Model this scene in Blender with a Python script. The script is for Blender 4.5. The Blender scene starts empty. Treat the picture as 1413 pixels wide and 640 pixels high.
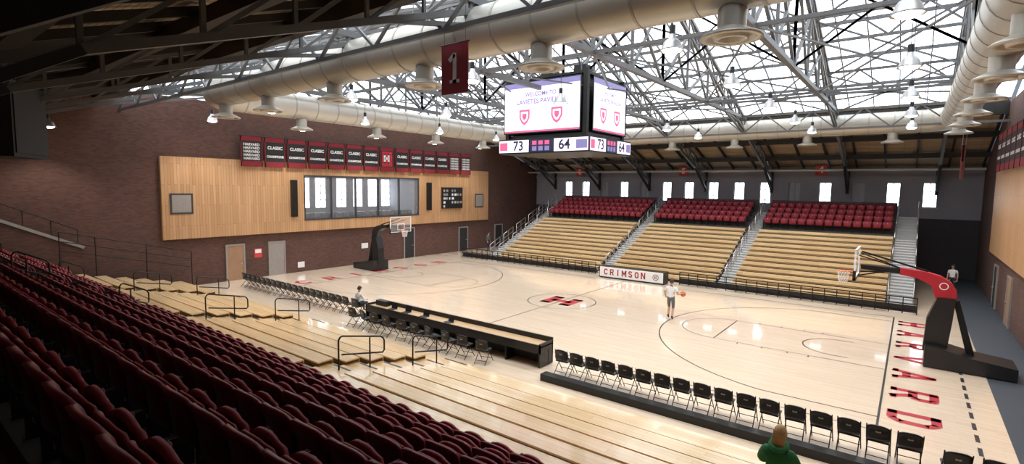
import bpy, bmesh, math, random
import numpy as np
from mathutils import Vector, Matrix
random.seed(4)
pi=math.pi
COL=bpy.context.scene.collection
# ------------------------------------------------------------------ materials
def base(name):
    m=bpy.data.materials.new(name); m.use_nodes=True
    nt=m.node_tree; b=nt.nodes["Principled BSDF"]
    return m,nt,b
def mat(name,col,rough=.5,metal=0,emit=0,ecol=None,var=.12,scale=6,bump=0,spec=None,alpha=1,trans=0,coat=0):
    m,nt,b=base(name); N=nt.nodes; L=nt.links
    tc=N.new("ShaderNodeTexCoord"); no=N.new("ShaderNodeTexNoise"); no.inputs["Scale"].default_value=scale; no.inputs["Detail"].default_value=4
    L.new(tc.outputs["Object"],no.inputs["Vector"])
    mr=N.new("ShaderNodeMapRange"); mr.inputs[3].default_value=1-var; mr.inputs[4].default_value=1+var
    L.new(no.outputs[0],mr.inputs[0])
    mx=N.new("ShaderNodeVectorMath"); mx.operation='SCALE'; mx.inputs[0].default_value=col; L.new(mr.outputs[0],mx.inputs["Scale"])
    L.new(mx.outputs[0],b.inputs["Base Color"])
    b.inputs["Roughness"].default_value=rough; b.inputs["Metallic"].default_value=metal
    if spec is not None: b.inputs["Specular IOR Level"].default_value=spec
    if emit: b.inputs["Emission Color"].default_value=(*(ecol or col),1); b.inputs["Emission Strength"].default_value=emit
    if alpha<1: b.inputs["Alpha"].default_value=alpha
    if coat: b.inputs["Coat Weight"].default_value=coat; b.inputs["Coat Roughness"].default_value=.1
    if bump:
        bp=N.new("ShaderNodeBump"); bp.inputs["Strength"].default_value=bump; L.new(no.outputs[0],bp.inputs["Height"]); L.new(bp.outputs[0],b.inputs["Normal"])
    return m
def brickmat(name,ax,c1,c2,mort,bw,rh,ms,rough,bump=.3,emit=0,off=.5,noise=.25,coat=0,nscale=(1,1,1),spec=.5,bias=0,coatr=.12):
    """ax: two axis indices -> brick u,v"""
    m,nt,b=base(name);N=nt.nodes;L=nt.links
    tc=N.new("ShaderNodeTexCoord");sp=N.new("ShaderNodeSeparateXYZ");cb=N.new("ShaderNodeCombineXYZ")
    L.new(tc.outputs["Object"],sp.inputs[0]); L.new(sp.outputs[ax[0]],cb.inputs[0]);L.new(sp.outputs[ax[1]],cb.inputs[1])
    bt=N.new("ShaderNodeTexBrick"); bt.inputs["Color1"].default_value=(*c1,1);bt.inputs["Color2"].default_value=(*c2,1);bt.inputs["Mortar"].default_value=(*mort,1)
    bt.inputs["Scale"].default_value=1;bt.inputs["Brick Width"].default_value=bw;bt.inputs["Row Height"].default_value=rh;bt.inputs["Mortar Size"].default_value=ms
    bt.inputs["Bias"].default_value=bias; bt.offset=off
    L.new(cb.outputs[0],bt.inputs["Vector"])
    mp=N.new("ShaderNodeMapping");mp.inputs["Scale"].default_value=nscale;L.new(tc.outputs["Object"],mp.inputs[0])
    no=N.new("ShaderNodeTexNoise");no.inputs["Scale"].default_value=1;no.inputs["Detail"].default_value=5;L.new(mp.outputs[0],no.inputs["Vector"])
    mr=N.new("ShaderNodeMapRange");mr.inputs[3].default_value=1-noise;mr.inputs[4].default_value=1+noise;L.new(no.outputs[0],mr.inputs[0])
    vm=N.new("ShaderNodeVectorMath");vm.operation='SCALE';L.new(bt.outputs[0],vm.inputs[0]);L.new(mr.outputs[0],vm.inputs["Scale"])
    L.new(vm.outputs[0],b.inputs["Base Color"])
    b.inputs["Roughness"].default_value=rough;b.inputs["Specular IOR Level"].default_value=spec
    if coat: b.inputs["Coat Weight"].default_value=coat; b.inputs["Coat Roughness"].default_value=coatr
    if emit:
        L.new(vm.outputs[0],b.inputs["Emission Color"]);b.inputs["Emission Strength"].default_value=emit
    if bump:
        bp=N.new("ShaderNodeBump");bp.inputs["Strength"].default_value=bump;bp.inputs["Distance"].default_value=.01
        L.new(bt.outputs["Fac"],bp.inputs["Height"]);bp.invert=True;L.new(bp.outputs[0],b.inputs["Normal"])
    return m
M={}
M['court']=brickmat('maple_court',(0,1),(.88,.73,.575),(.81,.65,.49),(.62,.47,.34),1.6,.07,.0015,.2,bump=0,noise=.08,nscale=(.4,6,1),coat=.9,coatr=.06)
M['brickX']=brickmat('red_brick_x',(1,2),(.135,.060,.045),(.088,.040,.031),(.085,.068,.058),.22,.075,.006,.9,bump=.5,nscale=(.5,.5,.5))
M['brickY']=brickmat('red_brick_y',(0,2),(.135,.060,.045),(.088,.040,.031),(.085,.068,.058),.22,.075,.006,.9,bump=.5,nscale=(.5,.5,.5))
M['panel']=brickmat('timber_panel',(2,1),(.58,.34,.175),(.48,.27,.13),(.20,.10,.05),2.4,.16,.006,.45,bump=.4,noise=.15,nscale=(1,8,.4))
M['deck']=brickmat('roof_planks',(0,1),(.52,.38,.24),(.38,.27,.17),(.10,.07,.045),4.0,.16,.012,.8,bump=.4,noise=.3,nscale=(.5,3,3))
M['bleach']=brickmat('bleacher_maple',(0,1),(.78,.58,.33),(.70,.49,.26),(.42,.26,.11),2.6,.14,.003,.26,bump=0,noise=.12,nscale=(.5,5,5),coat=.7,coatr=.08)
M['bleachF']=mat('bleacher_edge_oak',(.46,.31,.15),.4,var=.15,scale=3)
M['sky']=brickmat('skylight_panel',(0,1),(.82,.91,1.0),(1,1,1),(.36,.42,.50),.62,2.4,.035,.6,bump=0,emit=3.0,off=0,noise=.35,nscale=(2.5,.25,1))
M['skyG']=brickmat('gable_glazing',(1,2),(.80,.90,1.0),(1,1,1),(.3,.34,.4),.7,1.2,.04,.6,bump=0,emit=1.8,off=0,noise=.25,nscale=(1,2,.5))
M['steel']=mat('painted_truss_steel',(.115,.118,.122),.5,.2,var=.25,scale=2)
M['dsteel']=mat('dark_beam_steel',(.022,.021,.021),.65,.2)
M['duct']=mat('duct_paint',(.50,.48,.43),.35,.3,var=.08,scale=1.5)
M['ductseam']=mat('duct_seam',(.38,.365,.33),.4,.3)
M['tag']=mat('pale_grey_print',(.5,.5,.5),.6)
M['black']=mat('black_plastic',(.012,.012,.013),.4)
M['blackpad']=mat('black_vinyl',(.015,.015,.017),.32)
M['blackm']=mat('black_metal',(.015,.015,.016),.45,.4)
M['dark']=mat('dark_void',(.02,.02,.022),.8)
M['seat']=mat('maroon_seat_shell',(.19,.009,.020),.36,var=.2,scale=2)
M['seat2']=mat('crimson_seat_fabric',(.25,.012,.024),.6,var=.2,scale=3)
M['crim']=mat('crimson_paint',(.42,.02,.035),.4)
M['line']=mat('black_line_paint',(.03,.025,.025),.35)
M['white']=mat('white_paint',(.8,.8,.8),.5,var=.03)
M['conc']=mat('concrete',(.06,.055,.052),.85,var=.2,bump=.1)
M['cap']=mat('pale_cap',(.34,.33,.32),.8)
M['greywall']=mat('grey_plaster',(.30,.295,.33),.85,var=.12,scale=1)
M['darkwall']=mat('charcoal_wall',(.05,.045,.05),.8)
M['alley']=mat('slate_rubber_floor',(.05,.06,.075),.6)
M['win']=mat('daylight_glass',(.8,.9,1),.3,emit=4.0,ecol=(.84,.92,1),var=.02)
M['shade']=mat('window_shade',(.42,.43,.46),.8)
M['frame']=mat('dark_frame',(.04,.04,.045),.5)
M['step']=mat('aisle_step_grey',(.36,.37,.37),.6)
M['chrome']=mat('galvanised_rail',(.5,.5,.52),.3,.9)
M['door']=mat('oak_door',(.34,.20,.12),.5,var=.2,scale=3)
M['doorg']=mat('grey_door',(.30,.27,.25),.5)
M['skin']=mat('skin',(.50,.30,.21),.5,var=.05)
M['hairb']=mat('blond_hair',(.40,.25,.11),.6,var=.3,scale=60)
M['haird']=mat('brown_hair',(.035,.02,.012),.6,var=.3,scale=60)
M['green']=mat('green_hoodie',(.015,.14,.05),.85,var=.2,scale=20)
M['shirtw']=mat('white_shirt',(.72,.72,.72),.8)
M['navy']=mat('navy_cloth',(.02,.025,.045),.8)
M['greyc']=mat('grey_cloth',(.12,.12,.13),.8)
M['ball']=mat('basketball_leather',(.55,.16,.05),.6,scale=60)
M['net']=mat('net_cord',(.8,.8,.8),.7)
M['rim']=mat('rim_orange',(.7,.12,.03),.4,.3)
M['glow']=mat('lamp_glow',(1,.97,.9),.3,emit=9,ecol=(1,.96,.88))
M['alum']=mat('spun_aluminium',(.42,.42,.42),.3,.8)
M['bmaroon']=mat('banner_maroon',(.20,.010,.018),.8)
M['bblack']=mat('banner_black',(.016,.014,.016),.8)
M['scr']=mat('led_screen_white',(.6,.55,.65),.4,emit=1.0,ecol=(.88,.80,.95),var=.02)
M['scrp']=mat('led_screen_pink',(.5,.1,.2),.4,emit=.7,ecol=(.75,.10,.25))
M['scrv']=mat('led_screen_violet',(.15,.15,.3),.4,emit=.6,ecol=(.26,.22,.50))
M['scrk']=mat('led_screen_dark',(.02,.02,.05),.4,emit=.3,ecol=(.03,.03,.09))
M['poster']=mat('poster_red',(.6,.05,.05),.6)
M['tabletop']=mat('table_oak_top',(.55,.38,.22),.35,var=.15,scale=4)
gm,nt,b=base('clear_glass'); b.inputs["Base Color"].default_value=(.9,.95,1,1);b.inputs["Roughness"].default_value=.05;b.inputs["Alpha"].default_value=.08
M['glass']=gm
# ------------------------------------------------------------------ mesh builder
class MB:
    def __init__(s): s.v=[];s.f=[];s.m=[];s.sm=[];s.mats=[]
    def mi(s,k):
        if k not in s.mats: s.mats.append(k)
        return s.mats.index(k)
    def add(s,vs,fs,k,smooth=False):
        o=len(s.v); s.v+= [tuple(map(float,v)) for v in vs]; i=s.mi(k)
        for f in fs: s.f.append(tuple(o+a for a in f)); s.m.append(i); s.sm.append(smooth)
    def box(s,x0,x1,y0,y1,z0,z1,k):
        s.add([(x0,y0,z0),(x1,y0,z0),(x1,y1,z0),(x0,y1,z0),(x0,y0,z1),(x1,y0,z1),(x1,y1,z1),(x0,y1,z1)],
              [(0,3,2,1),(4,5,6,7),(0,1,5,4),(1,2,6,5),(2,3,7,6),(3,0,4,7)],k)
    def beam(s,p,q,w,h,k,up=(0,0,1)):
        p=Vector(p);q=Vector(q);d=(q-p)
        if d.length<1e-6:return
        d.normalize();u=Vector(up)
        if abs(d.dot(u))>.98:u=Vector((1,0,0))
        r=d.cross(u).normalized();u=r.cross(d).normalized()
        vs=[]
        for c in (p,q):
            for a,b in((-1,-1),(1,-1),(1,1),(-1,1)): vs.append(c+r*a*w/2+u*b*h/2)
        s.add(vs,[(0,3,2,1),(4,5,6,7),(0,1,5,4),(1,2,6,5),(2,3,7,6),(3,0,4,7)],k)
    def cyl(s,p,q,r,k,n=12,r2=None,cap=True,smooth=True):
        p=Vector(p);q=Vector(q);d=(q-p);r2=r if r2 is None else r2
        if d.length<1e-7:return
        d.normalize();u=Vector((0,0,1)) if abs(d.z)<.95 else Vector((1,0,0))
        a=d.cross(u).normalized();b=d.cross(a).normalized();vs=[]
        for c,R in((p,r),(q,r2)):
            for i in range(n):
                t=2*pi*i/n; vs.append(c+(a*math.cos(t)+b*math.sin(t))*R)
        s.add(vs,[(i,(i+1)%n,n+(i+1)%n,n+i) for i in range(n)],k,smooth)
        if cap: s.add(vs,[tuple(range(n-1,-1,-1)),tuple(range(n,2*n))],k)
    def tube(s,path,r,k,n=8,closed=False):
        P=[Vector(p) for p in path];N=len(P);rings=[]
        prev=None
        for i,p in enumerate(P):
            a=P[(i-1)%N] if (closed or i>0) else p; b=P[(i+1)%N] if (closed or i<N-1) else p
            d=(b-a).normalized()
            if prev is None:
                u=Vector((0,0,1)) if abs(d.z)<.95 else Vector((1,0,0)); x=d.cross(u).normalized()
            else: x=(prev-d*prev.dot(d)).normalized()
            prev=x;y=d.cross(x)
            rings.append([p+(x*math.cos(2*pi*j/n)+y*math.sin(2*pi*j/n))*r for j in range(n)])
        vs=[v for R in rings for v in R];fs=[]
        for i in range(N if closed else N-1):
            for j in range(n):
                fs.append((i*n+j,i*n+(j+1)%n,((i+1)%N)*n+(j+1)%n,((i+1)%N)*n+j))
        s.add(vs,fs,k,True)
        if not closed: s.add(vs,[tuple(range(n-1,-1,-1)),tuple(range((N-1)*n,N*n))],k)
    def lathe(s,prof,c,k,n=20):
        vs=[];fs=[];m=len(prof)
        for i in range(n):
            t=2*pi*i/n
            for r,z in prof: vs.append((c[0]+r*math.cos(t),c[1]+r*math.sin(t),c[2]+z))
        for i in range(n):
            for j in range(m-1): fs.append((i*m+j,((i+1)%n)*m+j,((i+1)%n)*m+j+1,i*m+j+1))
        s.add(vs,fs,k,True)
    def quad(s,a,b,c,d,k): s.add([a,b,c,d],[(0,1,2,3)],k)
    def inst(s,o,mtx=None,off=(0,0,0),flip=False):
        base=len(s.v)
        for v in o.v:
            if mtx is not None: w=mtx@Vector(v); s.v.append((w.x,w.y,w.z))
            elif flip: s.v.append((-v[0]+off[0],-v[1]+off[1],v[2]+off[2]))
            else: s.v.append((v[0]+off[0],v[1]+off[1],v[2]+off[2]))
        mp=[s.mi(k) for k in o.mats]
        for f,m,sm in zip(o.f,o.m,o.sm): s.f.append(tuple(base+a for a in f)); s.m.append(mp[m]); s.sm.append(sm)
    def obj(s,name,parent=None,loc=None,rot=None,bevel=0):
        me=bpy.data.meshes.new(name); me.from_pydata(s.v,[],s.f)
        for k in s.mats: me.materials.append(M[k])
        me.polygons.foreach_set("material_index",s.m); me.polygons.foreach_set("use_smooth",s.sm); me.update()
        ob=bpy.data.objects.new(name,me); COL.objects.link(ob)
        if parent: ob.parent=parent
        if loc: ob.location=loc
        if rot: ob.rotation_euler=rot
        return ob
def empty(name,loc=(0,0,0),rot=(0,0,0)):
    e=bpy.data.objects.new(name,None);COL.objects.link(e);e.location=loc;e.rotation_euler=rot;e.empty_display_size=.2;return e
LET={'H':([((.15,0),(.15,1)),((.65,0),(.65,1)),((.15,.5),(.65,.5))],[(.15,0),(.15,1),(.65,0),(.65,1)]),
'A':([((.1,0),(.4,1)),((.7,0),(.4,1)),((.22,.33),(.58,.33))],[(.1,0),(.7,0)]),
'R':([((.15,0),(.15,1)),((.1,.92),(.58,.92)),((.58,.96),(.66,.84)),((.65,.86),(.65,.58)),((.66,.6),(.58,.48)),((.15,.48),(.6,.48)),((.42,.48),(.68,0))],[(.15,0),(.68,0)]),
'V':([((.1,1),(.4,0)),((.7,1),(.4,0))],[(.1,1),(.7,1)]),
'D':([((.15,0),(.15,1)),((.05,.92),(.52,.92)),((.05,.08),(.52,.08)),((.5,.94),(.67,.74)),((.66,.78),(.66,.22)),((.67,.26),(.5,.06))],[]),
'C':([((.15,.25),(.15,.75)),((.13,.7),(.3,.93)),((.28,.92),(.55,.92)),((.55,.94),(.67,.7)),((.13,.3),(.3,.07)),((.28,.08),(.55,.08)),((.55,.06),(.67,.3))],[]),
'I':([((.4,0),(.4,1))],[(.4,0),(.4,1)]),
'1':([((.42,0),(.42,1)),((.42,.97),(.18,.76))],[(.34,0),(.5,0)]),
'M':([((.08,0),(.08,1)),((.72,0),(.72,1)),((.08,1),(.4,.3)),((.72,1),(.4,.3))],[(.08,0),(.72,0),(.08,1),(.72,1)]),
'S':([((.13,.22),(.25,.08)),((.22,.08),(.6,.08)),((.55,.06),(.67,.22)),((.66,.2),(.66,.42)),((.66,.38),(.14,.64)),((.14,.6),(.14,.8)),((.13,.78),(.26,.93)),((.22,.92),(.56,.92)),((.55,.93),(.67,.78))],[]),
'O':([((.15,.25),(.15,.75)),((.65,.25),(.65,.75)),((.13,.7),(.3,.93)),((.28,.92),(.52,.92)),((.5,.94),(.67,.7)),((.13,.3),(.3,.07)),((.28,.08),(.52,.08)),((.5,.06),(.67,.3))],[]),
'N':([((.12,0),(.12,1)),((.68,0),(.68,1)),((.12,1),(.68,0))],[(.12,0),(.12,1),(.68,1)])}
def letters(mb,txt,o,right,up,size,k,pitch=1.0,th=.17,width=1.0):
    o=Vector(o);right=Vector(right);up=Vector(up)
    for i,ch in enumerate(txt):
        if ch==' ':continue
        st,se=LET[ch];x0=i*pitch*size
        def W(p): return o+right*(x0+p[0]*size*width)+up*(p[1]*size)
        segs=list(st)+[((a-.13,b+(th/2*.7 if b<.5 else -th/2*.7)),(a+.13,b+(th/2*.7 if b<.5 else -th/2*.7))) for a,b in se]
        for n,(a,b) in enumerate(segs):
            t=th if n<len(st) else th*.7
            a=np.array(a,float);b=np.array(b,float);d=b-a;d/=np.linalg.norm(d);p=np.array((-d[1],d[0]))*t/2
            mb.quad(W(a-p),W(b-p),W(b+p),W(a+p),k)
def text(body,size,o,right,up,k,parent,name="lettering",bold=.02,align='CENTER',lift=0):
    cu=bpy.data.curves.new(name,"FONT");cu.body=body;cu.size=size;cu.align_x=align;cu.align_y='CENTER';cu.offset=bold*size
    t=bpy.data.objects.new(name,cu);COL.objects.link(t)
    dg=bpy.context.evaluated_depsgraph_get();me=bpy.data.meshes.new_from_object(t.evaluated_get(dg))
    bpy.data.objects.remove(t)
    r=Vector(right).normalized();u=Vector(up).normalized();n=r.cross(u)
    pl=parent.location
    mx=Matrix((( r.x,u.x,n.x,o[0]-pl.x),(r.y,u.y,n.y,o[1]-pl.y),(r.z,u.z,n.z,o[2]-pl.z),(0,0,0,1)))
    me.transform(mx);me.materials.clear();me.materials.append(M[k])
    ob=bpy.data.objects.new(name,me);COL.objects.link(ob);ob.parent=parent
    return ob
# ------------------------------------------------------------------ dimensions
XL,XR,YN,YF=-19.0,18.5,-24.6,24.6
EAVE=8.0;RIDGE=16.1;SL=(RIDGE-EAVE)/YF
def roof(y): return RIDGE-SL*abs(y)
SKY=15.2
b=MB();b.box(XL-.3,XR+.3,YN-.3,YF+.3,-.3,-.012,'alley');b.obj('floor')
b=MB();b.box(XL+.01,17.0,-11.6,YF-.05,-.011,0,'court');b.obj('court_floor')
b=MB();zz=.003
def line(x0,y0,x1,y1,w=.05,k='line',z=zz):
    d=Vector((x1-x0,y1-y0,0)).normalized();p=Vector((-d.y,d.x,0))*w/2
    a=Vector((x0,y0,z));c=Vector((x1,y1,z));b.quad(a-p,c-p,c+p,a+p,k)
def arc(cx,cy,r,a0,a1,w=.05,k='line',n=64,z=zz):
    for i in range(n):
        t0=a0+(a1-a0)*i/n;t1=a0+(a1-a0)*(i+1)/n
        P=lambda R,t:(cx+R*math.cos(t),cy+R*math.sin(t),z)
        b.quad(P(r-w/2,t0),P(r+w/2,t0),P(r+w/2,t1),P(r-w/2,t1),k)
for y in(-7.62,7.62): line(-14.33,y,14.33,y,.05)
for x in(-14.33,14.33): line(x,-7.62,x,7.62,.06)
line(0,-7.62,0,7.62,.05)
arc(0,0,1.83,0,2*pi,.05)
for s in(-1,1):
    cx=12.76*s
    th=math.asin(6.6/6.75)
    if s>0: arc(cx,0,6.75,pi-th,pi+th)
    else: arc(cx,0,6.75,-th,th)
    xe=cx-s*6.75*math.cos(th)
    for y in(-6.6,6.6): line(xe,y,14.33*s,y)
    for y in(-1.83,1.83): line(8.54*s,y,14.33*s,y,.035)
    line(8.54*s,-1.83,8.54*s,1.83)
    if s>0: arc(8.54,0,1.83,pi/2,pi*1.5,.035)
    else: arc(-8.54,0,1.83,-pi/2,pi/2,.035)
    if s>0: arc(cx,0,1.22,pi/2,1.5*pi)
    else: arc(cx,0,1.22,-pi/2,pi/2)
    for y in(-1.22,1.22): line(cx,y,cx+.4*s,y)
    for xx in (9.5,10.4,11.3,12.0):
        for y in(-1.95,1.95): line(xx*s,y-.08,xx*s,y+.08,.05)
for i in range(12): line(16.35,2.2-i*.85,16.35,2.2-i*.85-.5,.09)
letters(b,'HARVARD',(14.52,6.95,.004),(0,-1,0),(1,0,0),1.15,'crim',pitch=1.83,th=.2,width=1.15)
letters(b,'CRIMSON',(-14.62,-6.6,.004),(0,1,0),(-1,0,0),1.15,'crim',pitch=1.7,th=.18)
letters(b,'H',(-.95,-.85,.005),(1,0,0),(0,1,0),1.7,'crim',th=.26,width=1.4)
b.obj('court_markings')
# ------------------------------------------------------------------ walls
def rectwall(b,x0,x1,holes,z0,z1,k,axis,c0,c1):
    us=sorted(set([x0,x1]+[h for q in holes for h in q[:2]]));zs=sorted(set([z0,z1]+[h for q in holes for h in q[2:]]))
    for i in range(len(us)-1):
        for j in range(len(zs)-1):
            um=(us[i]+us[i+1])/2;zm=(zs[j]+zs[j+1])/2
            if any(h[0]<um<h[1] and h[2]<zm<h[3] for h in holes):continue
            if axis=='x': b.box(c0,c1,us[i],us[i+1],zs[j],zs[j+1],k)
            else: b.box(us[i],us[i+1],c0,c1,zs[j],zs[j+1],k)
def gable(b,c0,c1,k,kg):
    g0=roof(SKY)-.1
    for s in(-1,1):
        P=[(s*YF,EAVE),(s*SKY,EAVE),(s*SKY,g0)]
        v=[(c,y,z) for c in(c0,c1) for y,z in P]
        b.add(v,[(0,1,2),(5,4,3),(0,3,4,1),(1,4,5,2),(2,5,3,0)],k)
    b.box(c0,c1,-SKY,SKY,EAVE,g0,k)
    cm=(c0+c1)/2
    b.add([(cm,-SKY,g0),(cm,SKY,g0),(cm,0,RIDGE)],[(0,1,2)],kg)
GL=(-3.8,6.7,3.65,6.7)
b=MB();rectwall(b,YN,YF,[GL],0,EAVE,'brickX','x',XL-.3,XL);gable(b,XL-.3,XL,'brickX','skyG');b.obj('wall_left')
b=MB();rectwall(b,YN,YF,[],0,EAVE,'brickX','x',XR,XR+.3);gable(b,XR,XR+.3,'brickX','skyG');b.obj('wall_right')
b=MB();b.box(XL,XR,YN-.3,YN,0,EAVE+.3,'brickY');b.obj('wall_near')
WX=[-14.8,-12.7,-10.5,-8.3,-6.1,-3.9,-1.8,.4,2.6,4.7,6.9,9.1,11.3,13.5,15.65]
hol=[(x-.42,x+.42,5.0,6.75) for x in WX]
b=MB();rectwall(b,XL,XR,hol,4.2,EAVE+.2,'greywall','y',YF,YF+.3);b.box(XL,XR,YF,YF+.3,0,4.2,'darkwall')
b.obj('wall_far')
for i,x in enumerate(WX):
    b=MB();sh=x in(-10.5,-6.1,6.9,11.3)
    b.box(x-.42,x+.42,YF+.18,YF+.22,5.0,6.75,'shade' if sh else 'win')
    for dx in(-.4,0,.4): b.box(x+dx-.02,x+dx+.02,YF+.12,YF+.18,5.0,6.75,'shade' if sh else 'frame')
    for z in(5.02,5.6,6.17,6.72): b.box(x-.42,x+.42,YF+.12,YF+.18,z-.018,z+.018,'shade' if sh else 'frame')
    b.box(x-.5,x+.5,YF-.05,YF+.1,4.92,5.0,'shade')
    b.obj('window_%d'%(i+1))
b=MB()
b.box(XL,XR,YF-.3,YF-.002,7.75,8.05,'steel')
b.box(XL,XR,YF-.14,YF-.002,7.15,7.3,'greywall')
b.box(XL,XR,YN+.002,YN+.3,7.7,8.0,'steel')
b.obj('trim_1')
b=MB()
for s in(-1,1):
    a=[(XL,s*(YF+.2),EAVE-.05),(XR,s*(YF+.2),EAVE-.05),(XR,s*SKY,roof(SKY)),(XL,s*SKY,roof(SKY))]
    v=a+[(x,y,z+.25) for x,y,z in a]
    b.add(v,[(0,1,2,3),(4,7,6,5),(0,4,5,1),(1,5,6,2),(2,6,7,3),(3,7,4,0)],'deck')
b.obj('ceiling')
b=MB()
for s in(-1,1):
    b.quad((XL,s*SKY,roof(SKY)+.05),(XR,s*SKY,roof(SKY)+.05),(XR,0,RIDGE+.05),(XL,0,RIDGE+.05),'sky')
for s in(-1,1):
    for x in np.arange(XL+.5,XR,1.24): b.beam((x,s*SKY,roof(SKY)-.02),(x,0,RIDGE-.02),.05,.09,'steel')
    for y in(3,6,9,12): b.beam((XL,s*y,roof(y)-.06),(XR,s*y,roof(y)-.06),.11,.16,'steel')
b.obj('skylight')
b=MB()
for s in(-1,1):
    for x in np.arange(XL+1.35,XR,1.8): b.beam((x,s*YF,EAVE-.16),(x,s*SKY,roof(SKY)-.16),.1,.2,'dsteel')
    for y in(SKY,18.5,21.6):
        b.beam((XL,s*y,roof(y)-.4),(XR,s*y,roof(y)-.4),.3,.34 if y!=SKY else .65,'dsteel')
b.obj('roof_rafters')
TX=[-16.4,-11.0,-5.6,-.2,5.2,10.6,16.0]
BC=11.0
for tx in TX:
    b=MB();k='steel'
    for s in(-1,1):
        ys=np.arange(0,YF+.01,1.64)
        for i in range(len(ys)-1):
            y0,y1=ys[i],ys[i+1];t0=roof(y0)-.25;t1=roof(y1)-.25
            d=.85
            b.beam((tx,s*y0,t0),(tx,s*y1,t1),.17,.17,k);b.beam((tx,s*y0,t0-d),(tx,s*y1,t1-d),.15,.15,k)
            b.beam((tx,s*y0,t0),(tx,s*y1,t1-d),.08,.08,k)
            b.beam((tx,s*y0,t0),(tx,s*y0,t0-d),.08,.08,k)
        nodes=[0,3.28,6.56,9.84,13.12]
        for i,y in enumerate(nodes[:-1]):
            y2=nodes[i+1]
            b.beam((tx,s*y,roof(y)-1.1),(tx,s*y,BC),.11,.11,k)
            b.beam((tx,s*y,BC),(tx,s*y2,roof(y2)-1.1),.11,.11,k)
            if i<3: b.beam((tx,s*y,roof(y)-1.1),(tx,s*y2,BC),.10,.10,k)
        b.beam((tx,s*16,roof(16)-1.1),(tx,s*9.84,BC),.11,.11,k)
        b.beam((tx,s*24.3,6.2),(tx,s*21.3,roof(21.3)-1.1),.16,.16,'dsteel')
        b.beam((tx,s*24.45,5.9),(tx,s*24.45,EAVE),.16,.2,'dsteel')
    b.beam((tx,-13.6,BC),(tx,13.6,BC),.2,.2,k)
    b.obj('roof_truss')
b=MB()
for s in(-1,1):
    for y in((0,4.9,9.84,14.2) if s>0 else (4.9,9.84,14.2)):
        zt=roof(y)-.35;d=1.15
        b.beam((XL,s*y,zt),(XR,s*y,zt),.12,.12,'steel');b.beam((XL,s*y,zt-d),(XR,s*y,zt-d),.12,.12,'steel')
        n=int(37.5/1.35)
        for i in range(n):
            x0=XL+i*1.35;x1=x0+1.35
            b.beam((x0,s*y,zt if i%2 else zt-d),(x1,s*y,zt-d if i%2 else zt),.075,.075,'steel')
    for i in range(len(TX)-1):
        for ya,yb in((0,4.9),(4.9,9.84),(9.84,14.2)):
            za,zb=roof(ya)-.5,roof(yb)-.5
            b.beam((TX[i],s*ya,za),(TX[i+1],s*yb,zb),.07,.07,'steel');b.beam((TX[i+1],s*ya,za),(TX[i],s*yb,zb),.07,.07,'steel')
    b.beam((XL,s*6.56,BC),(XR,s*6.56,BC),.12,.12,'steel')
for i in range(len(TX)-1):
    b.beam((TX[i],-6.56,BC),(TX[i+1],6.56,BC),.06,.06,'steel');b.beam((TX[i],6.56,BC),(TX[i+1],-6.56,BC),.06,.06,'steel')
    for s in (-1,1):
        b.beam((TX[i],0,BC),(TX[i+1],0,RIDGE-1.3),.08,.08,'steel');b.beam((TX[i+1],0,BC),(TX[i],0,RIDGE-1.3),.08,.08,'steel')
        b.beam((TX[i],s*9.84,BC),(TX[i+1],s*9.84,roof(9.84)-1.4),.08,.08,'steel');b.beam((TX[i+1],s*9.84,BC),(TX[i],s*9.84,roof(9.84)-1.4),.08,.08,'steel')
b.obj('roof_bracing')
# ------------------------------------------------------------------ ducts
DZ=10.25;R=.66
x0,x1,y0,y1=-11.8,16.3,-12.7,15.3;cr=1.4
path=[]
for cx,cy,a0 in((x1-cr,y1-cr,0),(x0+cr,y1-cr,pi/2),(x0+cr,y0+cr,pi),(x1-cr,y0+cr,1.5*pi)):
    for i in range(7): t=a0+pi/2*i/6; path.append((cx+cr*math.cos(t),cy+cr*math.sin(t),DZ))
b=MB();b.tube(path,R,'duct',24,closed=True)
for x in np.arange(x0+1.6,x1-1.4,1.25):
    for y in(y0,y1): b.cyl((x-.03,y,DZ),(x+.03,y,DZ),R+.015,'ductseam',24)
for y in np.arange(y0+1.6,y1-1.4,1.25):
    for x in(x0,x1): b.cyl((x,y-.03,DZ),(x,y+.03,DZ),R+.015,'ductseam',24)
def diffuser(x,y):
    b.cyl((x,y,DZ-.5),(x,y,DZ-1.05),.27,'duct',18)
    b.lathe([(.27,-1.0),(.32,-1.03),(.54,-1.14),(.58,-1.17),(.58,-1.2),(.45,-1.2),(.43,-1.12),(.34,-1.14),(.32,-1.22),(.22,-1.22),(.20,-1.12),(0,-1.14)],(x,y,DZ),'duct',24)
for x in(11.7,7.2,3.0,-1.6,-6.2,-10.0): diffuser(x,y0)
for x in(13.5,9.0,4.5,0,-4.5,-9.0): diffuser(x,y1)
for y in(-9,-5,-1,3,7,11): diffuser(x1,y)
for y in(-8,-3,2,7,12): diffuser(x0,y)
for x in(-8,-2.5,2.5,8,13.5):
    for y in(y0,y1): b.cyl((x,y,DZ+R-.05),(x,y,roof(y)-.3),.02,'steel',6)
b.obj('ventilation_duct')
b=MB();b.cyl((XL+.1,22.8,7.7),(XR-.1,22.8,7.7),.09,'duct',10)
for x in TX:b.cyl((x,22.8,7.7),(x,22.8,roof(22.8)-.3),.02,'steel',6)
b.obj('sprinkler_pipe')
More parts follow.
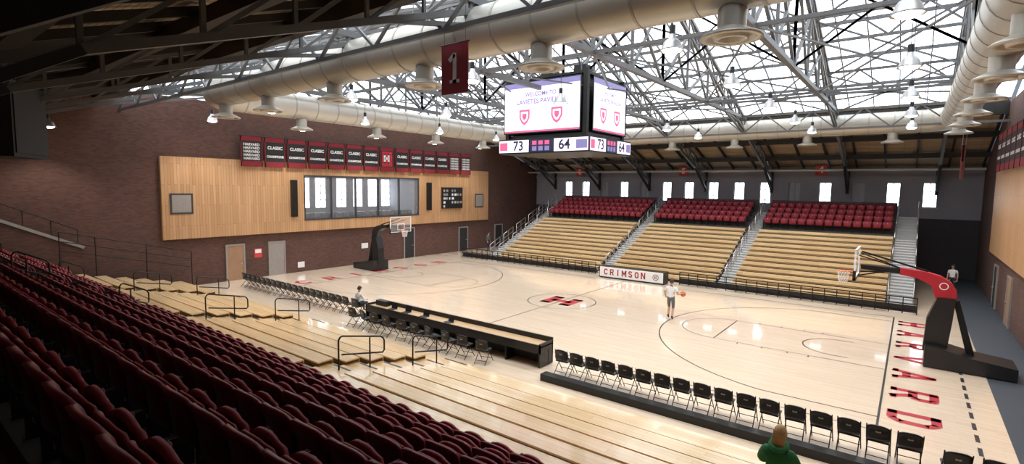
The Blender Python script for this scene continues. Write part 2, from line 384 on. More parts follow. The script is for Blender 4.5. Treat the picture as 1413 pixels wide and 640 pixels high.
# ------------------------------------------------------------------ pendants
LAMPS=[(x,y) for y in(-10.6,-5.2,0.6,6.4,12) for x in(-16.5,-10,-3.6,3,9.7,14.4)]
LAMPS=[(x,y) for x,y in LAMPS if not(abs(x)<3.5 and abs(y)<3)]+[(-17,-17.5),(-13,-19.5)]
tpl=MB()
tpl.lathe([(.05,.42),(.08,.40),(.10,.30),(.16,.26),(.22,.18),(.27,.04),(.30,0),(.29,0),(.26,.04),(.20,.17),(.0,.22)],(0,0,0),'alum',20)
tpl.cyl((0,0,.38),(0,0,.62),.075,'black',12)
tpl.lathe([(.235,.015),(.20,-.025),(.13,-.055),(0,-.07)],(0,0,0),'glow',20)
for i,(x,y) in enumerate(LAMPS):
    b=MB();b.inst(tpl);zt=9.55 if y>-15 else 8.6
    b.cyl((0,0,.6),(0,0,roof(y)-.3-zt),.012,'black',6)
    ob=b.obj('pendant_lamp',loc=(x,y,zt))
    ld=bpy.data.lights.new('bulb','SPOT');ld.energy=330;ld.spot_size=math.radians(125);ld.spot_blend=.6;ld.shadow_soft_size=.2;ld.color=(1,.94,.84)
    lo=bpy.data.objects.new('bulb',ld);COL.objects.link(lo);lo.parent=ob;lo.location=(0,0,-.3)
# ------------------------------------------------------------------ left wall fittings
def woodpanel(xf,s,hole=None):
    b=MB();rectwall(b,-12.5,15.9,[hole] if hole else [],2.85,7.6,'panel','x',min(xf,xf+s*.22),max(xf,xf+s*.22))
    return b
b=woodpanel(XL+.001,1,GL)
b.box(XL+.22,XL+.26,-12.1,-10.9,4.3,5.5,'frame');b.box(XL+.26,XL+.27,-12.0,-11.0,4.4,5.4,'doorg')
b.box(XL+.22,XL+.26,13.9,15.1,4.1,5.4,'frame');b.box(XL+.26,XL+.27,14.0,15.0,4.2,5.3,'doorg')
b.obj('wall_panelling')
b=woodpanel(XR-.001,-1);b.obj('wall_panelling')
b=MB();gx=XL-3.6
b.box(gx,XL-.3,GL[0]-.1,GL[0],3.4,7,'greywall');b.box(gx,XL-.3,GL[1],GL[1]+.1,3.4,7,'greywall')
b.box(gx,XL-.3,GL[0],GL[1],3.45,3.6,'alley');b.box(gx,XL-.3,GL[0],GL[1],6.75,6.9,'greywall')
b.box(gx-.1,gx,GL[0],GL[1],3.4,7,'greywall')
for y in(-3.2,-1.6,-.2,1.7,3.3,4.8,6.2):
    b.box(gx,gx+.03,y-.42,y+.42,4.3,6.6,'win')
    for z in(4.9,5.45,6.0): b.box(gx+.03,gx+.06,y-.42,y+.42,z-.025,z+.025,'frame')
    b.box(gx+.03,gx+.06,y-.025,y+.025,4.3,6.6,'frame')
b.obj('wall_viewing_room')
b=MB()
for y in np.linspace(GL[0],GL[1],6): b.box(XL+.05,XL+.24,y-.045,y+.045,GL[2],GL[3],'frame')
for z in(GL[2],GL[3]): b.box(XL+.0,XL+.26,GL[0]-.05,GL[1]+.05,z-.05,z+.05,'frame')
b.box(XL+.12,XL+.14,GL[0],GL[1],GL[2],GL[3],'glass')
for y in np.arange(GL[0]+.5,GL[1]-.3,.62):
    b.box(XL-.5,XL-.1,y-.22,y+.22,GL[2]-.05,GL[2]+.42,'black')
b.obj('window_16')
b=MB();b.box(XL+.23,XL+.55,-4.85,-4.5,3.9,6.4,'black');b.box(XL+.5,XL+.57,-4.82,-4.53,3.95,6.35,'blackm');b.obj('column_speaker')
b=MB();b.box(XL+.23,XL+.55,7.6,7.95,4.0,6.4,'black');b.box(XL+.5,XL+.57,7.63,7.92,4.05,6.35,'blackm');b.obj('column_speaker')
vb=MB();vb.box(XL+.23,XL+.4,9.4,12.0,4.1,6.0,'black')
random.seed(9)
for i in range(7):
    for j in range(5):
        if random.random()<.6: vb.box(XL+.4,XL+.41,9.5+i*.35,9.5+i*.35+random.uniform(.12,.3),4.2+j*.35,4.2+j*.35+.2,random.choice(['tag','white','doorg']))
vb.obj('wall_scoreboard')
def banner_row(xw,s,n=14,y0=-8.2,pitch=1.525):
    e=empty('championship_banners',(xw,0,0))
    for i in range(n):
        yc=y0+pitch*(i+.46);b=MB()
        if s<0: yc=-yc+5
        zc=8.15;w=.68;h=.95
        xa=0;xb=s*.03
        b.box(min(xa,xb),max(xa,xb),yc-w,yc+w,zc-h,zc+h,'bblack')
        f=xb+s*.004
        def pl(ya,yb,za,zb,k): b.box(min(f,f+s*.004),max(f,f+s*.004),ya,yb,za,zb,k)
        pl(yc-w,yc+w,zc+h-.3,zc+h,'bmaroon');pl(yc-w,yc+w,zc-h,zc-h+.34,'bmaroon')
        pl(yc-w,yc-w+.05,zc-h,zc+h,'bmaroon');pl(yc+w-.05,yc+w,zc-h,zc+h,'bmaroon')
        b.cyl((s*.02,yc-w-.05,zc+h),(s*.02,yc+w+.05,zc+h),.03,'blackm',8)
        b.obj('banner_cloth',parent=e)
        rt=(0,s,0)
        ff=(xw+s*.045)
        if i==7:
            mb=MB();mb.box(min(f,f+s*.006),max(f,f+s*.006),yc-.5,yc+.5,zc-.55,zc+.6,'crim');letters(mb,'H',(f+s*.01,yc-.36*s,zc-.3),rt,(0,0,1),.75,'white',th=.24);mb.obj('banner_letter',parent=e)
        elif i in(0,12,13) and s>0:
            for j in range(5): text('HARVARD',.22,(ff,yc,zc+.42-j*.22),rt,(0,0,1),'white',e,'banner_text',bold=.03)
        else:
            text('CLASSIC',.27,(ff,yc,zc+.28),rt,(0,0,1),'white',e,'banner_text',bold=.04)
            text('CHAMPIONS',.20,(ff,yc,zc-.28),rt,(0,0,1),'white',e,'banner_text',bold=.04)
banner_row(XL+.45,1);banner_row(XR-.45,-1,10)
def door(n,y,w,h,k,x=XL,s=1):
    b=MB();x=x+s*.002;a,c=(x,x+.08) if s>0 else (x-.08,x)
    b.box(a,c,y-w/2-.09,y-w/2,0,h+.09,'doorg');b.box(a,c,y+w/2,y+w/2+.09,0,h+.09,'doorg');b.box(a,c,y-w/2,y+w/2,h,h+.09,'doorg')
    a2,c2=(x,x+.05) if s>0 else (x-.05,x)
    b.box(a2,c2,y-w/2,y+w/2,0,h,k)
    b.cyl((x+s*.05,y+w*.36,1.05),(x+s*.12,y+w*.36,1.05),.03,'chrome',8);b.beam((x+s*.12,y+w*.36,1.05),(x+s*.12,y+w*.24,1.05),.03,.03,'chrome')
    b.obj('door_%d'%n)
door(1,-8.5,1.0,2.2,'door');door(2,-5.8,1.0,2.2,'doorg');door(3,5.8,1.0,2.5,'dark');door(4,12.5,1.1,2.2,'dark');door(5,17.8,1.1,2.2,'dark')
door(6,2,1.1,2.2,'door',XR,-1);door(7,9,1.1,2.2,'door',XR,-1);door(8,14,1.1,2.2,'dark',XR,-1)
b=MB();b.box(XL,XL+.03,-7.3,-6.8,1.3,1.9,'poster');b.box(XL+.03,XL+.035,-7.25,-6.85,1.6,1.85,'white');b.box(XL,XL+.02,-4.3,-3.8,.3,.7,'white');b.box(XL,XL+.02,1,1.6,1.2,1.6,'white');b.obj('wall_sign')
# ------------------------------------------------------------------ seats
def shell(mb,k,w,h,cz,y,bow,tilt,th=.05,nx=6,nz=5,top=.75,z0=0):
    vs=[];
    for side in(0,1):
        for j in range(nz+1):
            v=j/nz
            ww=w*(1-.06*v**4) if v<.99 else w*top
            if v<.01: ww=w*.88
            for i in range(nx+1):
                u=i/nx*2-1
                zz_=cz+h*v- (.04*abs(u)**3 if v>.9 else 0)
                yy=y+bow*u*u+tilt*v+(-th if side else 0)+ .03*math.sin(v*pi)
                vs.append((u*ww/2,yy,zz_))
    n=(nx+1)*(nz+1);fs=[]
    for j in range(nz):
        for i in range(nx):
            a=j*(nx+1)+i;fs.append((a,a+1,a+nx+2,a+nx+1));fs.append((n+a,n+a+nx+1,n+a+nx+2,n+a+1))
    bd=[i for i in range(nx+1)]+[j*(nx+1)+nx for j in range(1,nz+1)]+[nz*(nx+1)+i for i in range(nx-1,-1,-1)]+[j*(nx+1) for j in range(nz-1,0,-1)]
    for i in range(len(bd)):
        a,c=bd[i],bd[(i+1)%len(bd)];fs.append((a,n+a,n+c,c))
    mb.add(vs,fs,k,True)
def seat_tpl(k1,k2):
    t=MB()
    shell(t,k1,.53,.46,.36,-.02,.04,-.08,top=.86)
    shell(t,k2,.44,.34,.42,.045,.03,-.05,th=.03)
    shell(t,k2,.45,.38,.36,.14,.0,-.02,th=.05)
    for s in(-1,1):
        t.box(s*.275-.014,s*.275+.014,-.04,.14,0,.58,'black')
        t.box(s*.275-.016,s*.275+.016,-.05,.27,.58,.615,'black')
    t.box(-.275,.275,.02,.06,.33,.37,'black')
    t.box(-.025,.025,.142,.145,.68,.72,'tag')
    t.box(-.02,.02,-.118,-.115,.42,.45,'tag')
    return t
ST=seat_tpl('seat','seat2')
WOODN=7;wy=-11.2;wt=.86;wr=.19;wz=.24
ry=wy-WOODN*wt;rt_=.82;rr=.42;rz=wz+WOODN*wr-.05
XA,XB=-17.8,17.2
b=MB()
for j in range(WOODN):
    yf=wy-wt*j;z=wz+wr*j
    b.box(XA,XB,yf-wt,yf,z-.05,z,'bleach')
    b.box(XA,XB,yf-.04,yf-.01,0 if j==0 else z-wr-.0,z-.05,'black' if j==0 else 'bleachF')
    if j>0:
        for xa,xb in((XA,-13.4),(-12.2,-5.9),(-4.7,2.3),(3.5,XB)):
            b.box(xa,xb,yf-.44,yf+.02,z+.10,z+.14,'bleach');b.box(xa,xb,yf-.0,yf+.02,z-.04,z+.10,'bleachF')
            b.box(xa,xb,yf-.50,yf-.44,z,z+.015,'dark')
    for k2,x in enumerate((-12.8,-5.3,2.9)):
        b.box(x-.5,x+.5,yf-.02,yf+.28,max(z-wr,0)+.001,z-.09,'bleach')
        b.box(x-.5,x+.5,yf-.06,yf+.002,z-.0,z+.006,'black')
b.obj('timber_bleacher')
b=MB()
for i in range(9):
    yf=ry-rt_*i;z=rz+rr*i
    yb=max(yf-rt_,YN+.01) if i<8 else YN+.01
    b.box(XA,XB,yb,yf,0,z,'conc')
    b.box(XA,XB,yf-.06,yf+.004,z-.05,z+.004,'dark')
for x in(-12.8,-5.3):
    for i in range(8):
        yf=ry-rt_*i;z=rz+rr*i
        b.box(x-.5,x+.5,yf-.0,yf+.36,z-rr+.002,z-rr/2,'bleach')
        b.box(x-.5,x+.5,yf-rt_+.37,yf-.07,z+.001,z+.006,'bleach')
b.obj('concrete_terrace')
for i in range(8):
    b=MB();yf=ry-rt_*i;z=rz+rr*i
    x=XA+.4
    while x<XB-.3:
        if not(-13.6<x<-12.0 or -6.1<x<-4.5) and not(i==7 and x>12.9):
            b.inst(ST,off=(x,yf-.56,z+.002))
        x+=.56
    b.obj('stadium_seat_row')
b=MB();b.box(5.7,17,-10.3,-9.98,0.001,.22,'black');b.obj('bleacher_kickboard')
def ubar(mb,x,y,z,L,drop,h=.9):
    p=[(x,y,z),(x,y,z+h-.1),(x,y+.05,z+h-.02),(x,y+.12,z+h)]
    p+=[(x,y+L-.12,z+h-drop+.02),(x,y+L-.05,z+h-drop-.03),(x,y+L,z+h-drop-.12),(x,y+L,z+h-drop-.4),(x,y+L-.05,z+h-drop-.46),(x,y+.1,z+h-.5)]
    mb.tube(p,.024,'blackm',8)
    mb.tube([(x,y+L-.5,z-drop*.8),(x,y+L-.5,z+h-drop*.75)],.022,'blackm',8)
for x in(-12.8,-5.3,2.9):
    for j,l in((1,1.5),(4,1.5)):
        b=MB();yf=wy-wt*(j+1);z=wz+wr*(j+1)+.002
        ubar(b,x,yf-.2,z,l,wr*1.6);b.obj('aisle_handrail')
for x in(-12.8,-5.3):
    for i in(1,4):
        b=MB();ubar(b,x,ry-rt_*i-.2,rz+rr*i+.006,.8,.3);b.obj('aisle_handrail')
b=MB()
for y in(-11.4,-13.6,-15.8,-17.2): b.cyl((XA-.15,y,0),(XA-.15,y,2.2+max(0,(-11.4-y)*.25)),.025,'blackm',8)
for dz in(0,-.45,-.9): b.tube([(XA-.15,-11.4,2.2+dz-.0),(XA-.15,-17.2,3.65+dz)],.022,'blackm')
b.obj('stair_railing')
b=MB()
P=[(-16.2,0),(-24.5,0),(-24.5,6.9),(-16.2,2.75)]
b.add([(x,y,z) for x in(XL+.6,XL+.85) for y,z in P],[(0,1,2,3),(7,6,5,4),(0,4,5,1),(1,5,6,2),(2,6,7,3),(3,7,4,0)],'brickX')
b.beam((XL+.72,-16.2,2.8),(XL+.72,-24.5,6.95),.36,.14,'cap')
for y in(-16.4,-17.4,-18.4,-19.4): 
    z=2.85+(-16.2-y)*.5;b.cyl((XL+.72,y,z),(XL+.72,y,z+.75),.02,'blackm',6)
b.tube([(XL+.72,-16.4,3.7),(XL+.72,-19.4,5.2)],.022,'blackm')
b.obj('stair_parapet')
# ------------------------------------------------------------------ far bleachers
FY0=9.75;ft=.62;fr=.262;fz=.22;NW=12
RY0=FY0+NW*ft;RT=.8;RR=.35;RZ=fz+NW*fr
SEC=[(-12.6,-3.1),(-2.2,5.2),(6.1,13.9)]
AIS=[(-13.7,-12.6),(-3.1,-2.2),(5.2,6.1),(13.9,15.1)]
for n,(xa,xb) in enumerate(SEC):
    cx=(xa+xb)/2
    e=empty('far_bleacher_section',(cx,15,0))
    b=MB()
    for j in range(NW):
        y=FY0+ft*j;z=fz+fr*j
        b.box(xa,xb,y,y+ft,z-.04,z,'bleach')
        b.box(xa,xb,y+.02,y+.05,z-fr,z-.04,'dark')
        b.box(xa+.03,xb-.03,y-.04,y+.30,z+.17,z+.22,'bleach')
        b.box(xa+.03,xb-.03,y-.06,y-.035,z+.04,z+.22,'bleach')
        b.box(xa+.03,xb-.03,y+.03,y+.06,z,z+.17,'bleachF')
    for i in range(4):
        y=RY0+RT*i;z=RZ+RR*i
        b.box(xa,xb,y,y+RT,0,z,'conc')
    b.box(xa,xb,RY0+4*RT,RY0+4*RT+.08,0,RZ+4*RR+.6,'darkwall')
    for x in(xa,xb-.03):
        P=[(FY0,0),(RY0,0),(RY0,RZ-.1),(FY0,.15)]
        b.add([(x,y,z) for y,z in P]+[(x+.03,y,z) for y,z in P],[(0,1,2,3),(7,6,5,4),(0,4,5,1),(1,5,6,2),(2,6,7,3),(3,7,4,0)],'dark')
    o=b.obj('timber_tiers',parent=e);o.location=(-cx,-15,0)
    b=MB()
    for i in range(4):
        y=RY0+RT*i+.52;z=RZ+RR*i+.002;x=xa+.32
        while x<xb-.2: b.inst(ST,off=(x,y,z),flip=True);x+=.545
    o=b.obj('red_seats',parent=e);o.location=(-cx,-15,0)
for n,(xa,xb) in enumerate(AIS):
    b=MB()
    for j in range(NW*2):
        y=FY0+ft*j/2;z=fz+fr*(j-1)/2
        b.box(xa+.03,xb-.03,y,y+ft/2+.02,max(0,z-.25),z+.02,'step')
        b.box(xa+.03,xb-.03,y-.012,y,z-.03,z+.02,'white')
    for i in range(8):
        y=RY0+RT*i/2;z=RZ+RR*(i-1)/2
        b.box(xa+.03,xb-.03,y,y+RT/2+.02,max(0,z-.4),z+.02,'step')
    b.obj('aisle_stairs')
    b=MB();xm=(xa+xb)/2
    def hr(x,ya,yb,za,zb):
        b.tube([(x,ya,za),(x,ya,za+.9),(x,yb,zb+.9),(x,yb,zb)],.028,'chrome')
        b.tube([(x,ya,za+.5),(x,yb,zb+.5)],.02,'chrome')
        b.tube([(x,(ya+yb)/2,(za+zb)/2),(x,(ya+yb)/2,(za+zb)/2+.9)],.022,'chrome')
    xs=[xm] if n in(1,2) else ([xa+.06,xb-.06])
    for x in xs:
        for q in range(4): 
            ya=FY0+.4+q*1.85;hr(x,ya,ya+1.35,fz+(ya-FY0)/ft*fr-.1,fz+(ya+1.35-FY0)/ft*fr-.1)
        for q in range(2):
            ya=RY0+.2+q*1.6;hr(x,ya,ya+1.2,RZ+(ya-RY0)/RT*RR-.1,RZ+(ya+1.2-RY0)/RT*RR-.1)
    b.obj('stair_handrail')
def guard(x0,x1,y):
    b=MB()
    for z in(.12,.5,.82): b.beam((x0,y,z),(x1,y,z),.05,.05,'blackm')
    b.box(x0,x1,y+.1,y+.14,.06,.42,'black')
    n=int((x1-x0)/.55)
    for i in range(n+1):
        x=x0+(x1-x0)*i/n; b.box(x-.022,x+.022,y-.02,y+.02,0,.84,'blackm')
        b.beam((x,y,.5),(x,y+.35,0.02),.03,.03,'blackm')
    b.obj('bleacher_guard_rail')
guard(-15.9,-2.9,9.1);guard(3.2,15.2,9.0)
# ------------------------------------------------------------------ courtside sign
b=MB();b.box(-2.1,2.5,8.15,8.9,.04,.80,'black');b.box(-2.04,2.44,8.135,8.15,.1,.77,'white');
for x in(-2,2.4): b.box(x-.05,x+.05,8.2,8.85,0,.05,'blackm')
letters(b,'CRIMSON',(-1.75,8.13,.24),(1,0,0),(0,0,1),.40,'crim',pitch=1.12,th=.2)
arcx=1.95
b.cyl((arcx,8.134,.43),(arcx,8.13,.43),.2,'line',20);b.cyl((arcx,8.13,.43),(arcx,8.126,.43),.16,'white',20);
letters(b,'H',(arcx-.09,8.12,.33),(1,0,0),(0,0,1),.2,'crim',th=.24)
b.obj('courtside_sign_board')
# ------------------------------------------------------------------ scorer's table
b=MB();tx0,tx1,ty0,ty1=-4.4,5.1,-9.45,-8.65
b.box(tx0,tx1,ty1-.06,ty1,.03,.92,'black');b.box(tx0,tx1,ty0+.06,ty1-.07,.70,.75,'tabletop')
b.box(tx0,tx1,ty0,ty0+.05,.50,.80,'black')
b.box(tx1-.06,tx1,ty0,ty1,.03,.84,'black');b.box(tx0,tx0+.06,ty0,ty1,.03,.84,'black')
for x in np.arange(tx0+.6,tx1,1.85):
    b.box(x-.03,x+.03,ty0+.02,ty1-.07,0,.70,'blackm')
b.box(tx0,tx1,ty1-.3,ty1-.26,.05,.55,'dark')
b.obj('scorers_table')
def laptop(x,y,z,r):
    b=MB();b.box(-.17,.17,-.12,.12,0,.02,'black');b.beam((0,.11,.02),(0,.19,.24),.34,.012,'black',up=(0,1,0))
    b.obj('laptop',loc=(x,y,z),rot=(0,0,r))
for x in(-2.9,-2.0,-.9,.5): laptop(x,-9.15,.752,random.uniform(-.2,.2))
b=MB();b.box(-.35,.35,-.12,.12,0,.22,'black');b.box(-.3,.3,.12,.125,.03,.19,'scrk');b.obj('control_console',loc=(-3.8,-8.95,.752))
# ------------------------------------------------------------------ folding chairs
ch=MB()
shell(ch,'blackpad',.46,.36,.50,-.17,.03,-.05,th=.045,top=.85)
ch.box(-.215,.215,-.16,.24,.43,.48,'blackpad')
for s in(-1,1):
    ch.tube([(s*.225,.30,0),(s*.225,-.12,.60),(s*.225,-.20,.84)],.013,'blackm',6)
    ch.tube([(s*.205,-.30,0),(s*.205,.12,.44)],.013,'blackm',6)
ch.tube([(-.225,.2,.13),(.225,.2,.13)],.01,'blackm',6);ch.tube([(-.205,-.22,.12),(.205,-.22,.12)],.01,'blackm',6)
ch.box(-.05,.05,-.215,-.212,.68,.74,'ductseam')
def chairs(lst):
    me=None
    for x,y,z,r in lst:
        if me is None:
            o=ch.obj('folding_chair');me=o.data
        else:
            o=bpy.data.objects.new('folding_chair',me);COL.objects.link(o)
        o.location=(x,y,z);o.rotation_euler=(0,0,r)
L=[]
x=5.95
while x<15.3: L.append((x,-9.3,0,random.uniform(-.05,.05)));x+=.565
L+=[(15.75,-9.75,0,.12),(16.4,-9.7,0,-.1)]
x=-16.4
while x<-6.2: L.append((x,-9.0,0,random.uniform(-.05,.05)));x+=.56
L.append((-5.6,-9.0,0,0))
for x in(-4.2,-3.4,-2.7,-1.9,-1.0,-.2,.6,1.5,2.3,3.2): L.append((x,-10.15,0,random.uniform(-.3,.3)))
chairs(L)
# ------------------------------------------------------------------ basketball hoops
def hoop(s,name,armk):
    e=empty(name,(0,0,0))
    b=MB()
    X=lambda v:v*s
    def bx(x0,x1,y0,y1,z0,z1,k):
        b.box(min(X(x0),X(x1)),max(X(x0),X(x1)),y0,y1,z0,z1,k)
    P=[(15.35,0.02),(17.75,.02),(17.75,.42),(16.6,.55),(15.7,.75),(15.35,.75)]
    v=[(X(x),y,z) for y in(-.65,.65) for x,z in P];n=len(P)
    b.add(v,[tuple(range(n)),tuple(range(2*n-1,n-1,-1))]+[(i,n+i,n+(i+1)%n,(i+1)%n) for i in range(n)],'blackpad')
    def prism(pts,w,k):
        v=[(X(x),y,z) for y in(-w,w) for x,z in pts];n=len(pts)
        b.add(v,[tuple(range(n)),tuple(range(2*n-1,n-1,-1))]+[(i,n+i,n+(i+1)%n,(i+1)%n) for i in range(n)],k)
    prism([(15.3,.5),(15.95,.5),(16.05,1.6),(16.1,2.45),(15.6,2.45),(15.35,1.6)],.26,'blackpad')
    prism([(16.5,.5),(16.72,.5),(16.2,2.4),(16.05,2.3)],.1,'blackm')
    prism([(15.55,2.4),(16.12,2.4),(16.1,2.72),(15.95,2.98),(15.65,3.18),(15.2,3.30),(14.5,3.36),(14.5,3.12),(15.0,3.05),(15.4,2.85)],.2,armk)
    prism([(14.52,3.33),(13.3,3.36),(13.3,3.20),(14.52,3.14)],.12,'blackm')
    if s>0:
        b.cyl((15.75,-.21,2.85),(15.75,-.205,2.85),.13,'white',16);b.cyl((15.75,-.215,2.85),(15.75,-.21,2.85),.10,'crim',16)
    b.beam((X(15.3),0,3.3),(X(13.3),0,3.85),.06,.06,'blackm');
    for y in(-.5,.5): b.beam((X(14.6),0,3.3),(X(13.25),y,3.75),.04,.04,'blackm');b.beam((X(14.2),0,3.2),(X(13.25),y,3.0),.04,.04,'blackm')
    for y in(-.5,.5): b.cyl((X(17.6),y-.04,.08),(X(17.6),y+.04,.08),.08,'black',14)
    b.obj('stand',parent=e)
    b=MB();xb=13.15
    bx(xb,xb+.03,-.915,.915,2.9,3.97,'glass')
    for y in(-.915,.875): bx(xb-.01,xb+.05,y,y+.04,2.9,3.97,'white')
    for z in(2.9,3.93): bx(xb-.01,xb+.05,-.915,.915,z,z+.04,'white')
    for y in(-.305,.265): bx(xb-.008,xb-.002,y,y+.04,3.05,3.5,'white')
    for z in(3.05,3.46): bx(xb-.008,xb-.002,-.305,.305,z,z+.04,'white')
    bx(xb-.03,xb+.07,-.93,.93,2.84,2.91,'blackpad');bx(xb-.03,xb+.07,-.93,-.9,2.84,3.2,'blackpad');bx(xb-.03,xb+.07,.9,.93,2.84,3.2,'blackpad')
    b.obj('backboard',parent=e)
    b=MB();c=Vector((X(12.76),0,3.05))
    b.tube([c+Vector((.228*math.cos(t),.228*math.sin(t),0)) for t in np.linspace(0,2*pi,25)[:-1]],.012,'rim',8,closed=True)
    bx(12.98,13.15,-.09,.09,2.98,3.06,'rim')
    for i in range(12):
        t=2*pi*i/12
        for d in(-1,1):
            pts=[]
            for j in range(5):
                r=.225-.09*(j/4)**.7;tt=t+d*j*pi/12;pts.append(c+Vector((r*math.cos(tt),r*math.sin(tt),-.11*j)))
            b.tube(pts,.006,'net',4)
    b.obj('rim_and_net',parent=e)
    return e
hoop(1,'basketball_hoop','crim');hoop(-1,'basketball_hoop','blackpad')
# ------------------------------------------------------------------ scoreboard
e=empty('hanging_scoreboard',(0,0,0))
b=MB()
W2,D2=2.7,2.2
b.box(-W2,W2,-D2,D2,7.8,8.55,'black')
b.box(-W2+.35,W2-.35,-D2+.35,D2-.35,8.55,8.75,'black')
b.box(-1.9,1.9,-1.5,1.5,8.72,11.6,'black')
for sx in(-1,1):
    for sy in(-1,1):
        b.beam((sx*2.3,sy*1.9,8.55),(sx*2.3,sy*1.9,11.65),.22,.22,'blackm')
        b.cyl((sx*1.6,sy*1.2,11.6),(sx*1.6,sy*1.2,15),.025,'steel',6)
b.box(-2.25,2.25,-1.9,1.9,11.5,11.62,'blackm')
for s in(-1,1): b.box(1.0*s-.35,1.0*s+.35,-.35,.35,11.62,12.3,'blackm')
b.obj('frame',parent=e)
def face(fn,w,pre):
    b=MB()
    def P(u0,u1,z0,z1,d,k): b.quad(fn(u0,z0,d),fn(u1,z0,d),fn(u1,z1,d),fn(u0,z1,d),k)
    P(-w,w,8.82,11.4,.10,'black');P(-w+.06,w-.06,8.88,11.34,.11,'scr')
    P(-w+.06,w-.06,11.08,11.34,.115,'scrv');P(-w+.06,w-.06,8.88,8.97,.115,'scrp')
    for cx,k2 in((-w*.42,'scrp'),(w*.42,'scrp')):
        pts=[(-.32,.35),(.32,.35),(.32,-.05),(.18,-.3),(0,-.42),(-.18,-.3),(-.32,-.05)]
        b.add([fn(cx+u,9.65+z,.118) for u,z in pts],[tuple(range(7))[::-1]],k2)
        b.add([fn(cx+u*.7,9.66+z*.7,.12) for u,z in pts],[tuple(range(7))[::-1]],'scr')
        b.add([fn(cx+u*.42,9.66+z*.42,.122) for u,z in pts],[tuple(range(7))[::-1]],k2)
    b.obj('screen_'+pre,parent=e)
def ffront(u,z,d): return (u-.15,-2.0-d,z)
def fback(u,z,d): return (-u+.15,2.0+d,z)
def fright(u,z,d): return (2.35+d,u+.25,z)
def fleft(u,z,d): return (-2.35-d,-u-.25,z)
for fn,w,nm,rt in((ffront,2.3,'front',(1,0,0)),(fback,2.3,'back',(-1,0,0)),(fright,1.75,'right',(0,1,0)),(fleft,1.75,'left',(0,-1,0))):
    face(fn,w,nm)
    text('WELCOME TO',.27*w/2.2,fn(0,10.72,.13),rt,(0,0,1),'scrv',e,'screen_text')
    text('LAVIETES PAVILION',.32*w/2.2,fn(0,10.37,.13),rt,(0,0,1),'scrv',e,'screen_text')
for fn,w,nm,rt in((lambda u,z,d:(u,-D2-d,z),W2,'f',(1,0,0)),(lambda u,z,d:(W2+d,u,z),D2,'r',(0,1,0)),(lambda u,z,d:(-u,D2+d,z),W2,'b',(-1,0,0)),(lambda u,z,d:(-W2-d,-u,z),D2,'l',(0,-1,0))):
    b=MB()
    def P(u0,u1,k,d=.02,z0=7.87,z1=8.48): b.quad(fn(u0,z0,d),fn(u1,z0,d),fn(u1,z1,d),fn(u0,z1,d),k)
    P(-w+.05,-w*.28,'scr');P(-w*.26,w*.26,'scrk');P(w*.28,w-.05,'scr')
    P(-w+.1,-w*.78,'scrp',.025,7.97,8.38);P(w*.74,w-.1,'scrv',.025,7.97,8.38)
    for i in range(3): P(-w*.2+i*w*.14,-w*.2+i*w*.14+w*.1,'scrv',.025,7.93,8.15);P(-w*.2+i*w*.14,-w*.2+i*w*.14+w*.1,'scrp',.025,8.22,8.42)
    b.obj('ribbon_'+nm,parent=e)
    text('73',.66,fn(-w*.52,8.17,.03),rt,(0,0,1),'scrk',e,'score_digits');text('64',.66,fn(w*.5,8.17,.03),rt,(0,0,1),'scrk',e,'score_digits')
# ------------------------------------------------------------------ hanging number banners
def numban(x,y,z,w,h,t,yr,k='bmaroon'):
    e=empty('section_number_banner',(x,y,z))
    b=MB();b.box(-w/2,w/2,-.015,.015,-h/2,h/2,k);b.cyl((-w/2-.04,0,h/2),(w/2+.04,0,h/2),.02,'blackm',8)
    for s in(-1,1): b.cyl((s*w*.4,0,h/2),(s*w*.4,0,yr),.006,'blackm',5)
    if t=='1': letters(b,'1',(-.33,-.022,-.36),(1,0,0),(0,0,1),.74,'tag',th=.16,width=1.1);letters(b,'1',(.33,.022,-.36),(-1,0,0),(0,0,1),.74,'tag',th=.16,width=1.1)
    b.obj('cloth',parent=e)
    if t!='1': text(t,h*.85,(x,y-.03,z),(1,0,0),(0,0,1),'white',e,'numeral',bold=.05)
numban(5.25,-13.75,9.1,.92,1.25,'1',1.5)
for x,t in((-13.2,'6'),(-2.2,'5'),(8.8,'4')):
    numban(x,24.15,7.75,.8,.8,t,.45,'poster')
b=MB()
for i in range(13): b.box(-.55+i*.085,-.55+(i+1)*.085,-.01,.01,-1,1,'poster' if i%2==0 else 'white')
b.box(-.56,0.05,-.015,-.01,.05,1,'navy');b.cyl((-.6,0,1.01),(.6,0,1.01),.02,'chrome',8)
for s in(-1,1): b.cyl((s*.5,0,1.0),(s*.5,0,roof(17.3)-7.95+s*.15),.012,'chrome',6)
b.obj('american_flag',loc=(16.9,17.3,7.9),rot=(0,0,pi/2-.22))
b=MB();b.box(-1.1,1.1,-.5,.5,-1.0,1.0,'dark');b.box(-1.0,1.0,.5,.53,-.9,.9,'dark')
for s in(-1,1): b.cyl((s*.6,0,1.0),(s*.6,0,1.3),.03,'blackm',8)
b.obj('loudspeaker',loc=(-5.2,-20.6,7.75),rot=(0,0,-.5))
